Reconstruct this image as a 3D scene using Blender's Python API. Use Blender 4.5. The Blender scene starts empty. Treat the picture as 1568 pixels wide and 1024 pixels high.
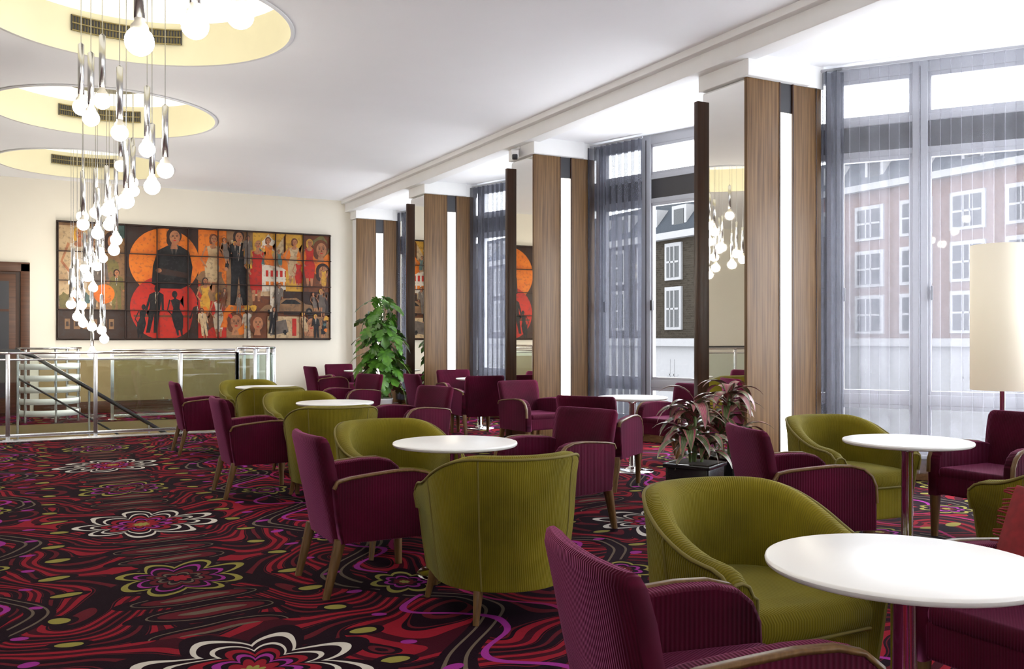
import bpy, bmesh, math, random
from mathutils import Vector, Matrix
R = random.Random(7)
PI = math.pi
TH = math.radians(28.0)
scene = bpy.context.scene
try:
    scene.view_settings.view_transform = 'Standard'
    scene.view_settings.look = 'None'
    scene.view_settings.gamma = 1.06
except Exception:
    pass

# ------------------------------------------------------------------ node helpers
def new_mat(name):
    m = bpy.data.materials.new(name); m.use_nodes = True
    nt = m.node_tree; nt.nodes.clear()
    out = nt.nodes.new('ShaderNodeOutputMaterial')
    return m, nt, out

class E:
    """tiny arithmetic wrapper over Math nodes"""
    def __init__(s, nt, v): s.nt = nt; s.v = v
    def _op(s, op, *a):
        n = s.nt.nodes.new('ShaderNodeMath'); n.operation = op
        for i, x in enumerate((s,) + a):
            x = x.v if isinstance(x, E) else x
            if isinstance(x, (int, float)): n.inputs[i].default_value = x
            else: s.nt.links.new(x, n.inputs[i])
        return E(s.nt, n.outputs[0])
    def __add__(s, o): return s._op('ADD', o)
    def __sub__(s, o): return s._op('SUBTRACT', o)
    def __mul__(s, o): return s._op('MULTIPLY', o)
    def __truediv__(s, o): return s._op('DIVIDE', o)
    __radd__ = __add__; __rmul__ = __mul__
    def sin(s): return s._op('SINE')
    def abs(s): return s._op('ABSOLUTE')
    def round(s): return s._op('ROUND')
    def floor(s): return s._op('FLOOR')
    def sqrt(s): return s._op('SQRT')
    def atan2(s, o): return s._op('ARCTAN2', o)
    def lt(s, o): return s._op('LESS_THAN', o)
    def gt(s, o): return s._op('GREATER_THAN', o)
    def max(s, o): return s._op('MAXIMUM', o)
    def min(s, o): return s._op('MINIMUM', o)

def cmix(nt, f, a, b):
    n = nt.nodes.new('ShaderNodeMix'); n.data_type = 'RGBA'
    for i, x in ((0, f), (6, a), (7, b)):
        if isinstance(x, E): x = x.v
        if isinstance(x, tuple): n.inputs[i].default_value = (*x, 1) if len(x) == 3 else x
        elif isinstance(x, (int, float)): n.inputs[i].default_value = x
        else: nt.links.new(x, n.inputs[i])
    return n.outputs[2]

def pbsdf(nt, out, col, rough=.5, metal=0, sheen=0, tint=None, spec=None):
    b = nt.nodes.new('ShaderNodeBsdfPrincipled')
    if isinstance(col, tuple): b.inputs['Base Color'].default_value = (*col, 1)
    else: nt.links.new(col, b.inputs['Base Color'])
    b.inputs['Roughness'].default_value = rough
    b.inputs['Metallic'].default_value = metal
    if sheen:
        b.inputs['Sheen Weight'].default_value = sheen
        b.inputs['Sheen Roughness'].default_value = .35
        if tint: b.inputs['Sheen Tint'].default_value = (*tint, 1)
    if spec is not None: b.inputs['Specular IOR Level'].default_value = spec
    nt.links.new(b.outputs[0], out.inputs[0])
    return b

def coord(nt, kind='Object', scale=(1, 1, 1)):
    t = nt.nodes.new('ShaderNodeTexCoord'); m = nt.nodes.new('ShaderNodeMapping')
    m.inputs['Scale'].default_value = scale
    nt.links.new(t.outputs[kind], m.inputs[0]); return m.outputs[0]

def noise(nt, vec, scale, detail=3):
    n = nt.nodes.new('ShaderNodeTexNoise'); n.inputs['Scale'].default_value = scale
    n.inputs['Detail'].default_value = detail
    if vec is not None: nt.links.new(vec, n.inputs['Vector'])
    return n.outputs['Fac']

def bump(nt, b, h, strength=.2, dist=.01):
    n = nt.nodes.new('ShaderNodeBump'); n.inputs['Strength'].default_value = strength
    n.inputs['Distance'].default_value = dist
    nt.links.new(h, n.inputs['Height']); nt.links.new(n.outputs[0], b.inputs['Normal'])

def simple(name, col, rough=.5, metal=0, var=.06, nscale=6, **k):
    m, nt, out = new_mat(name)
    nz = noise(nt, coord(nt), nscale)
    c2 = tuple(max(0, c * (1 - var * 2)) for c in col)
    c = cmix(nt, nz, c2, tuple(min(1, c * (1 + var)) for c in col))
    pbsdf(nt, out, c, rough, metal, **k)
    return m

def emis(name, col, s):
    m, nt, out = new_mat(name)
    e = nt.nodes.new('ShaderNodeEmission'); e.inputs[0].default_value = (*col, 1); e.inputs[1].default_value = s
    nt.links.new(e.outputs[0], out.inputs[0]); return m

def wood(name, a, b, axis='z', scale=1.0, rough=.4):
    m, nt, out = new_mat(name)
    sc = {'z': (28, 28, .8), 'x': (.8, 28, 28), 'y': (28, .8, 28)}[axis]
    v = coord(nt, 'Object', tuple(x * scale for x in sc))
    n = noise(nt, v, 1.6, 5)
    r = nt.nodes.new('ShaderNodeValToRGB'); nt.links.new(n, r.inputs[0])
    r.color_ramp.elements[0].position = .33; r.color_ramp.elements[0].color = (*a, 1)
    r.color_ramp.elements[1].position = .67; r.color_ramp.elements[1].color = (*b, 1)
    pbsdf(nt, out, r.outputs[0], rough, spec=.3); return m

def velvet(name, base, dark, tint, sheen=.8):
    m, nt, out = new_mat(name)
    t = nt.nodes.new('ShaderNodeTexCoord')
    s = nt.nodes.new('ShaderNodeSeparateXYZ'); nt.links.new(t.outputs['UV'], s.inputs[0])
    st = (E(nt, s.outputs[0]) * 620.0).sin() * .5 + .5
    nz = noise(nt, t.outputs['Object'], 2.4, 4)
    f = (E(nt, nz) - .5) * 2.2 + .50 + (st - .5) * .28
    c = cmix(nt, f.max(0.0).min(1.0), dark, base)
    b = pbsdf(nt, out, c, .85, sheen=sheen, tint=tint, spec=.10)
    bump(nt, b, st.v, .45, .004); return m

def glassy(name, tint=(1, 1, 1), gl=.08):
    m, nt, out = new_mat(name)
    a = nt.nodes.new('ShaderNodeBsdfTransparent'); a.inputs[0].default_value = (*tint, 1)
    g = nt.nodes.new('ShaderNodeBsdfGlossy'); g.inputs['Roughness'].default_value = .02
    x = nt.nodes.new('ShaderNodeMixShader'); x.inputs[0].default_value = gl
    nt.links.new(a.outputs[0], x.inputs[1]); nt.links.new(g.outputs[0], x.inputs[2])
    nt.links.new(x.outputs[0], out.inputs[0]); return m

def sheer(name, col, opac, tr=.6):
    m, nt, out = new_mat(name)
    a = nt.nodes.new('ShaderNodeBsdfTransparent')
    d = nt.nodes.new('ShaderNodeBsdfDiffuse'); d.inputs[0].default_value = (*col, 1)
    t = nt.nodes.new('ShaderNodeBsdfTranslucent'); t.inputs[0].default_value = (*col, 1)
    x = nt.nodes.new('ShaderNodeMixShader'); x.inputs[0].default_value = tr
    nt.links.new(d.outputs[0], x.inputs[1]); nt.links.new(t.outputs[0], x.inputs[2])
    y = nt.nodes.new('ShaderNodeMixShader'); y.inputs[0].default_value = opac
    nt.links.new(a.outputs[0], y.inputs[1]); nt.links.new(x.outputs[0], y.inputs[2])
    nt.links.new(y.outputs[0], out.inputs[0]); return m

# ------------------------------------------------------------------ materials
def carpet():
    m, nt, out = new_mat('patterned_carpet')
    g = nt.nodes.new('ShaderNodeNewGeometry'); s = nt.nodes.new('ShaderNodeSeparateXYZ')
    nt.links.new(g.outputs['Position'], s.inputs[0])
    nz0 = nt.nodes.new('ShaderNodeTexNoise'); nz0.inputs['Scale'].default_value = 1.7
    nz0.inputs['Detail'].default_value = 1
    nt.links.new(g.outputs['Position'], nz0.inputs['Vector'])
    wob = (E(nt, nz0.outputs['Fac']) - .5) * .26
    X = E(nt, s.outputs[0]) - .75 + wob; Y = E(nt, s.outputs[1]) + wob
    c = (X / 3.25).round()
    u = X - c * 3.25
    v0 = Y - 3.6 - c * 1.65
    v = v0 - (v0 / 3.3).round() * 3.3
    au = u.abs()
    comb = nt.nodes.new('ShaderNodeCombineXYZ')
    nt.links.new((au * 1.0).v, comb.inputs[0]); nt.links.new((Y * .8).v, comb.inputs[1]); nt.links.new(c.v, comb.inputs[2])
    n1 = E(nt, noise(nt, comb.outputs[0], 1.5, 0.3))
    ph_ = Y * 12.0 + n1 * 38.0 + (au * 4.2).sin() * 2.2
    w = ph_.sin()
    DK = (.0085, .003, .0065); RED = (.185, .008, .016); DR = (.032, .0035, .008); PUR = (.22, .02, .18); WH = (.48, .44, .40)
    OL = (.20, .175, .040); GR = (.095, .070, .052); PK = (.24, .012, .08); MR = (.075, .007, .012)
    col = cmix(nt, w.gt(.28), DK, RED)
    col = cmix(nt, w.gt(.90), col, DR)
    col = cmix(nt, w.gt(-.06) * w.lt(.06), col, MR)
    col = cmix(nt, w.lt(-.94), col, MR)
    def ribbon(off, amp, fr, wd, C, col, ph=0.0, lim=None):
        f = (au - ((v * (2 * PI / 3.3 * fr) + ph).sin() * amp + off)).abs().lt(wd)
        if lim: f = f * lim
        return cmix(nt, f, col, C)
    col = ribbon(.98, .26, 2, .095, DK, col)
    col = ribbon(.98, .26, 2, .052, GR, col)
    col = ribbon(.98, .26, 2, .034, DK, col)
    col = ribbon(1.05, .16, 4, .018, PUR, col, .6)
    col = ribbon(1.38, .12, 3, .016, PK, col, 1.0)
    def dots(cu, per, ru, rv, C, col, ph=0.0, lim=None):
        vv = v + ph; vv = vv - (vv / per).round() * per
        du = (au - cu) / ru; dv = vv / rv
        f = (du * du + dv * dv).lt(1.0)
        if lim: f = f * lim
        return cmix(nt, f, col, C)
    col = dots(.58, .41, .10, .065, DK, col, .1)
    col = dots(.58, .41, .062, .036, OL, col, .1)
    col = dots(.74, .41, .040, .028, PUR, col, .3)
    col = dots(1.50, .82, .07, .04, OL, col, .2)
    away = v.abs().gt(.60)
    col = dots(0.0, .30, .36, .150, DK, col, 0, away)
    col = dots(0.0, .30, .29, .105, GR, col, 0, away)
    col = dots(0.0, .30, .28, .094, DK, col, 0, away)
    col = dots(0.0, .30, .24, .070, MR, col, 0, away)
    col = dots(0.0, .30, .15, .026, GR, col, 0, away)
    def flower(uu, vv, R0, amp, k, layers, col, sy=1.0):
        r = (uu * uu + vv * vv * sy).sqrt(); th = vv.atan2(uu)
        RR = (th * k).sin().abs() * amp + R0
        q = r / RR
        for lim, C in layers:
            col = cmix(nt, q.lt(lim), col, C)
        return col
    col = flower(au - 1.05, (v.abs() - 1.0), .15, .055, 3.5,
                 [(1.3, DK), (1.0, OL), (.84, DK), (.62, PUR), (.50, DK), (.34, MR), (.16, OL)], col)
    col = flower(u, v.abs() - 1.65, .24, .12, 4.0,
                 [(1.2, DK), (1.0, OL), (.89, DK), (.74, PUR), (.67, DK), (.52, MR), (.40, DK), (.36, GR), (.30, DK), (.18, RED)], col)
    col = flower(u, v, .31, .18, 4.5,
                 [(1.2, DK), (1.0, WH), (.90, DK), (.72, WH), (.66, DK), (.54, RED), (.44, DK), (.38, PUR), (.31, DK), (.24, RED), (.12, OL)], col)
    fz = noise(nt, g.outputs['Position'], 160, 2)
    b = pbsdf(nt, out, col, .95, spec=.03)
    bump(nt, b, fz, .4, .006)
    return m

M_CARPET = carpet()
M_CEIL = simple('ceiling_plaster', (.93, .935, .965), .9, var=.012, nscale=2)
M_TRIM = simple('white_painted_plaster', (.87, .87, .87), .7, var=.02)
M_CREAM = simple('cream_painted_wall', (.75, .70, .60), .85, var=.02, nscale=1.5)
M_TAN = simple('tan_dado_paint', (.34, .235, .11), .8, var=.03)
M_BASE = wood('brown_baseboard_wood', (.05, .018, .008), (.085, .032, .014), 'x')
M_WOOD = wood('walnut_veneer', (.080, .038, .013), (.185, .102, .042), 'z', 1.0, .4)
M_FIN = wood('dark_wood_fin', (.028, .011, .006), (.055, .023, .011), 'z', 1.0, .3)
M_OAK = wood('oak_chair_wood', (.085, .040, .013), (.15, .080, .030), 'z', 1.6, .35)
M_SKIRT = wood('window_skirting_wood', (.11, .05, .02), (.18, .09, .04), 'y', 1.0, .4)
M_MIRROR = simple('mirror_glass', (.90, .88, .82), .015, 1.0, var=0)
M_CHROME = simple('polished_chrome', (.72, .72, .72), .10, 1.0, var=.01)
M_STEEL = simple('brushed_steel', (.60, .60, .61), .25, 1.0, var=.03)
M_STRIP = emis('fluorescent_diffuser', (1, .92, .76), 4.5)
M_COVE = simple('cove_cream_paint', (.80, .745, .52), .8, var=.02)
M_COVETOP = emis('cove_top_fill_glow', (1, .93, .76), 1.5)  # plain recess top made to glow for hidden cove light, added as room fill
M_DARK = simple('dark_anodised_metal', (.03, .03, .035), .4, .3)
M_GRILLE = simple('brass_grille', (.30, .24, .10), .5, .4)
M_BULB = emis('opal_bulb_glow', (1, .94, .82), 60.0)
M_BULBCAP = simple('frosted_bulb_collar', (.75, .70, .62), .35, .2)
M_WHITE = simple('white_laminate', (.82, .82, .83), .3, var=.01)
M_EDGE = simple('table_edge_white', (.74, .73, .71), .4, var=.01)
M_GREEN = velvet('olive_corduroy', (.185, .145, .008), (.062, .048, .003), (.85, .85, .35), .20)
M_GPIPE = simple('olive_piping', (.13, .10, .012), .8)
M_BURG = velvet('burgundy_corduroy', (.078, .0022, .018), (.020, .0010, .005), (1, .22, .55), .34)
M_FRAME = simple('window_frame_paint', (.40, .41, .45), .45, var=.02)
M_BAND = simple('dark_transom_panel', (.03, .03, .035), .4)
M_GLASS = glassy('window_glass', (.98, .99, 1), .03)
M_RGLASS = glassy('balustrade_glass', (.90, .95, .93), .10)
M_SHEER1 = sheer('sheer_voile_light', (.40, .40, .45), .24, .75)
M_SHEER2 = sheer('sheer_voile_grey', (.14, .145, .18), .60, .6)
M_BLACKPOT = simple('black_glazed_pot', (.012, .012, .014), .2)
M_WHITEPOT = simple('white_glazed_pot', (.7, .7, .7), .25)
M_SOIL = simple('potting_soil', (.03, .02, .012), .95)
M_STEM = simple('plant_stem', (.08, .13, .03), .6)
M_REDCUSH = simple('red_woven_cushion', (.20, .005, .010), .9, var=.3, nscale=30)

def leafmat(name, a, b, edge=None):
    m, nt, out = new_mat(name)
    t = nt.nodes.new('ShaderNodeTexCoord'); s = nt.nodes.new('ShaderNodeSeparateXYZ')
    nt.links.new(t.outputs['UV'], s.inputs[0])
    nz = noise(nt, t.outputs['Object'], 9)
    ff = ((E(nt, nz) - .5) * 2.5 + .5).max(0.0).min(1.0)
    c = cmix(nt, ff, a, b)
    if edge:
        e = ((E(nt, s.outputs[0]) - .5).abs()).gt(.30)
        c = cmix(nt, e, c, edge)
        st = ((E(nt, s.outputs[0]) * 40.0).sin()).gt(.55)
        c = cmix(nt, st * .7, c, (.26, .30, .12))
    pbsdf(nt, out, c, .32)
    return m
M_MONST = leafmat('monstera_leaf', (.012, .055, .008), (.10, .27, .025))
M_CORD = leafmat('cordyline_leaf', (.012, .030, .012), (.05, .08, .025), (.24, .02, .075))
M_CORDP = leafmat('cordyline_leaf_pink', (.20, .008, .050), (.36, .03, .12), (.08, .03, .04))

# ------------------------------------------------------------------ mesh builder
class MB:
    def __init__(s): s.v = []; s.f = []; s.m = []; s.sm = []; s.uv = []; s.mats = []
    def add(s, V, F, mat, smooth=True, M=None, uv=None):
        o = len(s.v)
        if mat not in s.mats: s.mats.append(mat)
        k = s.mats.index(mat)
        for i, p in enumerate(V):
            p = Vector(p)
            if M is not None: p = M @ p
            s.v.append(p); s.uv.append(uv[i] if uv else (p.x + p.y * .7, p.z))
        for f in F:
            s.f.append([i + o for i in f]); s.m.append(k); s.sm.append(smooth)
    def mesh(s, name):
        me = bpy.data.meshes.new(name)
        me.from_pydata([tuple(p) for p in s.v], [], s.f)
        for mt in s.mats: me.materials.append(mt)
        ul = me.uv_layers.new(name='UVMap')
        for p in me.polygons:
            p.material_index = s.m[p.index]; p.use_smooth = s.sm[p.index]
            for li in p.loop_indices:
                ul.data[li].uv = s.uv[me.loops[li].vertex_index]
        me.validate(); me.update(); return me
    def obj(s, name, loc=(0, 0, 0), rot=0, wn=False):
        return place(s.mesh(name), name, loc, rot, wn)

def place(me, name, loc=(0, 0, 0), rot=0, wn=False):
    o = bpy.data.objects.new(name, me); scene.collection.objects.link(o)
    o.location = loc; o.rotation_euler = (0, 0, rot)
    if wn:
        md = o.modifiers.new('wn', 'WEIGHTED_NORMAL')
    return o

def box(mb, c, d, mat, bev=0, M=None, seg=3):
    bm = bmesh.new(); bmesh.ops.create_cube(bm, size=1)
    for v in bm.verts: v.co = Vector((v.co.x * d[0], v.co.y * d[1], v.co.z * d[2]))
    if bev > 0:
        bmesh.ops.bevel(bm, geom=bm.edges[:], offset=bev, segments=seg, affect='EDGES', profile=.5)
    V = [v.co + Vector(c) for v in bm.verts]; bm.verts.index_update()
    F = [[v.index for v in f.verts] for f in bm.faces]; bm.free()
    mb.add(V, F, mat, bev > 0, M)

def b2(mb, x0, x1, y0, y1, z0, z1, mat, bev=0, M=None):
    box(mb, ((x0 + x1) / 2, (y0 + y1) / 2, (z0 + z1) / 2), (abs(x1 - x0), abs(y1 - y0), abs(z1 - z0)), mat, bev, M)

def loft(mb, loops, mat, cap=True, closed=True, smooth=True, uvs=None, M=None):
    n = len(loops[0]); V = [p for l in loops for p in l]; F = []
    for i in range(len(loops) - 1):
        for j in range(n if closed else n - 1):
            a = i * n + j; b = i * n + (j + 1) % n
            F.append([a, b, b + n, a + n])
    uv = [q for l in uvs for q in l] if uvs else None
    mb.add(V, F, mat, smooth, M, uv)
    if cap:
        for l, rev in ((loops[0], True), (loops[-1], False)):
            idx = list(range(n))
            if rev: idx.reverse()
            mb.add(l, [idx], mat, False, M)

def tube(mb, pts, r, mat, n=8, closed=False, r1=None, M=None):
    pts = [Vector(p) for p in pts]; loops = []
    N = len(pts); up = Vector((0, 0, 1)); prev = None
    for i, p in enumerate(pts):
        if closed: t = pts[(i + 1) % N] - pts[i - 1]
        else: t = pts[min(i + 1, N - 1)] - pts[max(i - 1, 0)]
        t.normalize()
        if prev is None:
            a = t.cross(up) if abs(t.z) < .95 else t.cross(Vector((1, 0, 0)))
        else: a = prev - t * prev.dot(t)
        a.normalize(); prev = a; b = t.cross(a)
        rr = r if r1 is None else r + (r1 - r) * i / (N - 1)
        loops.append([p + (a * math.cos(2 * PI * k / n) + b * math.sin(2 * PI * k / n)) * rr for k in range(n)])
    if closed: loops.append(loops[0])
    loft(mb, loops, mat, cap=not closed, M=M)

def lathe(mb, prof, c, mat, n=32, a0=0, a1=2 * PI, smooth=True):
    full = abs(a1 - a0 - 2 * PI) < 1e-6
    k = n if full else n + 1
    V = []; F = []
    for i in range(k):
        a = a0 + (a1 - a0) * i / n
        for r, z in prof: V.append((c[0] + r * math.cos(a), c[1] + r * math.sin(a), c[2] + z))
    L = len(prof)
    for i in range(n):
        for j in range(L - 1):
            a = i * L + j; b = ((i + 1) % k) * L + j
            F.append([a, b, b + 1, a + 1])
    mb.add(V, F, mat, smooth)

def slab(mb, outline, levels, mat, M=None):
    cx = sum(p[0] for p in outline) / len(outline); cy = sum(p[1] for p in outline) / len(outline)
    loops = [[(cx + (x - cx) * s, cy + (y - cy) * s, z) for x, y in outline] for z, s in levels]
    loft(mb, loops, mat, True, M=M)

# ------------------------------------------------------------------ room shell
CZ = 4.02; BZ = 3.86
YE = 17.55; X0 = -5.0; YB = -4.55
mb = MB()
def quad(mb, x0, x1, y0, y1, z, mat): mb.add([(x0, y0, z), (x1, y0, z), (x1, y1, z), (x0, y1, z)], [[0, 1, 2, 3]], mat, False)
for r in ((X0, 6.66, YB, 13.1), (X0, 6.66, 15.6, YE), (X0, -3, 13.1, 15.6), (3.2, 6.66, 13.1, 15.6)):
    quad(mb, *r, 0, M_CARPET)
BAYS = [((6.66, YE), (7.15, 15.9), (6.66, 14.07)), ((6.66, 14.07), (7.2, 12.2), (6.66, 10.46)),
        ((6.66, 10.46), (7.3, 8.3), (6.66, 6.56)), ((6.66, 6.56), (8.1, 4.55), (6.66, 2.7)),
        ((6.66, 2.7), (7.5, .7), (6.66, -1.1))]
for A, Mi, B in BAYS:
    mb.add([(*A, 0), (*B, 0), (*Mi, 0)], [[0, 2, 1]], M_CARPET, False)
mb.obj('floor')
# ceiling with circular recesses
RX = .85; RR = 1.27; RYS = [-2.7, 1.0, 4.7, 8.4, 12.1, 15.8]
mb = MB()
N = 96
for cy in RYS:
    V = []; F = []
    for i in range(N):
        a = 2 * PI * i / N; c, s = math.cos(a), math.sin(a); k = 1.85 / max(abs(c), abs(s))
        V += [(RX + RR * c, cy + RR * s, CZ), (RX + k * c, cy + k * s, CZ)]
    for i in range(N):
        j = (i + 1) % N; F.append([2 * i, 2 * i + 1, 2 * j + 1, 2 * j])
    mb.add(V, F, M_CEIL, False)
quad(mb, X0, RX - 1.85, YB, 17.65, CZ, M_CEIL); quad(mb, RX + 1.85, 5.72, YB, 17.65, CZ, M_CEIL)
for A, Mi, B in BAYS:
    mb.add([(5.62, A[1], BZ), (*A, BZ), (*Mi, BZ), (*B, BZ), (5.62, B[1], BZ)], [[0, 1, 2, 3, 4]], M_CEIL, False)
quad(mb, 5.62, 6.66, YB, -1.1, BZ, M_CEIL)
mb.obj('ceiling')
for cy in RYS:
    mb = MB()
    lathe(mb, [(RR + .0, -.012), (RR, .40)], (RX, cy, CZ), M_COVE, 96)
    lathe(mb, [(RR + .03, -.004), (RR + .03, -.014), (RR - .004, -.014)], (RX, cy, CZ), M_TRIM, 96)
    lathe(mb, [(0.001, .40), (RR, .40)], (RX, cy, CZ), M_COVETOP, 64, smooth=False)
    a0 = math.radians(66); a1 = math.radians(112)
    lathe(mb, [(RR - .012, .19), (RR - .012, .33)], (RX, cy, CZ), M_GRILLE, 24, a0, a1)
    for i in range(37):
        a = a0 + (a1 - a0) * i / 36
        p = (RX + (RR - .02) * math.cos(a), cy + (RR - .02) * math.sin(a))
        M = Matrix.Translation((p[0], p[1], CZ + .26)) @ Matrix.Rotation(a, 4, 'Z')
        box(mb, (0, 0, 0), (.012, .014, .15), M_DARK, 0, M)
    for z in (.19, .26, .33):
        tube(mb, [(RX + (RR - .025) * math.cos(a0 + (a1 - a0) * i / 12), cy + (RR - .025) * math.sin(a0 + (a1 - a0) * i / 12), CZ + z) for i in range(13)], .008, M_GRILLE, 4)
    mb.obj('ceiling_recess')
mb = MB(); b2(mb, 5.58, 5.78, YB, YE, 3.80, CZ + .03, M_TRIM, .006); b2(mb, 5.50, 5.60, YB, YE, 3.955, CZ + .03, M_TRIM, .006)
mb.obj('trim_beam')
mb = MB(); b2(mb, X0 - .2, 7.4, YE, YE + .2, -3, 4.6, M_CREAM); mb.obj('wall_far')
mb = MB(); b2(mb, X0 - .2, X0, YB, YE, -3, 4.6, M_CREAM); mb.obj('wall_left')
mb = MB(); b2(mb, 6.66, 6.86, YB, -1.1, -.3, 4.1, M_CREAM); mb.obj('wall_right')
mb = MB(); b2(mb, X0, 6.7, YB - .2, YB, -.3, .5, M_CREAM); b2(mb, X0, 6.7, YB - .2, YB, 3.5, 4.6, M_CREAM)
for xa, xb in ((X0, -4.55), (-2.45, 4.05), (6.25, 6.7)): b2(mb, xa, xb, YB - .2, YB, .5, 3.5, M_CREAM)
mb.obj('wall_back')
mb = MB()
b2(mb, .12, 6.6, YE - .025, YE, 0, .2, M_BASE, .004)
mb.obj('baseboard_far')
mb = MB(); b2(mb, .2, 3.9, YE - .02, YE + .001, .2, .92, M_TAN); b2(mb, .2, 3.9, YE - .035, YE, .92, .95, M_CREAM)
mb.obj('trim_dado')
mb = MB(); b2(mb, X0, X0 + .025, YB, YE, 0, .2, M_BASE); mb.obj('baseboard_left')
mb = MB(); b2(mb, X0, 5.7, YB, YE, 4.5, 4.6, M_TRIM); mb.obj('ceiling_slab')

# ------------------------------------------------------------------ windows
def window(mb, P, Q, mull, z0=.2):
    P = Vector((*P, 0)); Q = Vector((*Q, 0)); d = (Q - P); L = d.length; ang = math.atan2(d.y, d.x)
    M = Matrix.Translation(P) @ Matrix.Rotation(ang, 4, 'Z')
    b2(mb, 0, L, -.06, .06, 0, z0, M_SKIRT, 0, M)
    b2(mb, 0, L, -.12, .04, z0, z0 + .035, M_FRAME, .008, M)
    for za, zb in ((z0 + .035, z0 + .09), (.68, .78), (3.30, 3.36), (3.0, 3.06), (3.74, 3.87)):
        b2(mb, 0, L, -.035, .035, za, zb, M_FRAME, .006, M)
    b2(mb, 0, L, -.02, .02, 3.06, 3.30, M_BAND, 0, M)
    for s in [.03] + mull + [L - .03]:
        w = .045 if 0 < s < L else .03
        if s in mull: w = .065
        b2(mb, s - w, s + w, -.045, .045, z0, 3.86, M_FRAME, .006, M)
        if s in mull:
            b2(mb, s - .005, s + .005, -.052, .0, z0 + .1, 3.8, M_BAND, 0, M)
    xs = [.03] + mull + [L - .03]
    for a, b in zip(xs[:-1], xs[1:]):
        if b - a < .3: continue
        for za, zb in ((.78, 3.0), (3.36, 3.74), (z0 + .09, .68)):
            a1, b1 = a + .06, b - .06
            for q in ((a1, a1 + .035, za, zb), (b1 - .035, b1, za, zb), (a1, b1, za, za + .035), (a1, b1, zb - .035, zb)):
                b2(mb, q[0], q[1], -.03, .03, q[2], q[3], M_FRAME, 0, M)
        b2(mb, a + .08, a + .11, -.07, -.03, 1.65, 1.78, M_DARK, .004, M)
    mb.add([(0, 0, z0), (L, 0, z0), (L, 0, 3.8), (0, 0, 3.8)], [[0, 1, 2, 3]], M_GLASS, False, M)

def curtain(name, P, Q, s0, s1, mat, amp=.05, per=.13, inset=.17):
    P = Vector((*P, 0)); Q = Vector((*Q, 0)); d = (Q - P).normalized(); nrm = Vector((d.y, -d.x, 0))
    if nrm.x > 0: nrm = -nrm
    mb = MB(); V = []; F = []; n = int((s1 - s0) / .012)
    zs = [.08, .6, 1.5, 2.5, 3.4, 3.70, 3.80]
    rr = random.Random(int(s1 * 100)); ph = [rr.uniform(0, 6) for _ in range(4)]
    for i in range(n + 1):
        s = s0 + (s1 - s0) * i / n
        for z in zs:
            k = 1 if z > 3.3 else 1.0 + .12 * math.sin(s * 5 + ph[0])
            w = math.sin(2 * PI * s / per + 1.2 * math.sin(s * 4 + ph[1]) + .15 * (3.8 - z) * math.sin(s * 9 + ph[2]))
            sw = .02 * math.sin(2 * 2 * PI * s / per + ph[3])
            p = P + d * (s + sw) + nrm * (inset + amp * k * w)
            V.append((p.x, p.y, z))
    L = len(zs)
    for i in range(n):
        for j in range(L - 1): F.append([i * L + j, (i + 1) * L + j, (i + 1) * L + j + 1, i * L + j + 1])
    mb.add(V, F, mat, True)
    a = P + d * s0 + nrm * inset; b = P + d * s1 + nrm * inset
    tube(mb, [(a.x, a.y, 3.82), (b.x, b.y, 3.82)], .015, M_FRAME, 6)
    mb.obj(name)

wn = 1
for i, (A, Mi, B) in enumerate(BAYS):
    mb = MB()
    L1 = (Vector(Mi) - Vector(A)).length; L2 = (Vector(B) - Vector(Mi)).length
    window(mb, A, Mi, [.32, 1.08] + ([2.05] if L1 > 2.3 else []))
    window(mb, Mi, B, [.9] + ([1.7] if L2 > 2.2 else []))
    mb.obj('window_%d' % wn); wn += 1
def lng(A, B): return (Vector(B) - Vector(A)).length
A, Mi, B = BAYS[3]
curtain('sheer_curtain', A, Mi, .12, .42, M_SHEER2, .06, .09, .20)
curtain('sheer_curtain', A, Mi, .34, lng(A, Mi) - .1, M_SHEER1, .032, .17, .20)
A, Mi, B = BAYS[2]
curtain('sheer_curtain', A, Mi, .05, 1.12, M_SHEER2, .055, .11)
A, Mi, B = BAYS[1]
curtain('sheer_curtain', A, Mi, .05, 1.8, M_SHEER2, .05, .11)
A, Mi, B = BAYS[0]
curtain('sheer_curtain', A, Mi, .1, 1.5, M_SHEER2, .05, .11)
mb = MB()
for x0, x1 in ((X0 + .45, -2.45), (4.05, 6.25)):
    window(mb, (x0, YB - .1), (x1, YB - .1), [(x1 - x0) / 2], .5)
mb.obj('window_6')  # unseen back-wall windows, added to let fill light in from behind the camera

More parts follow.
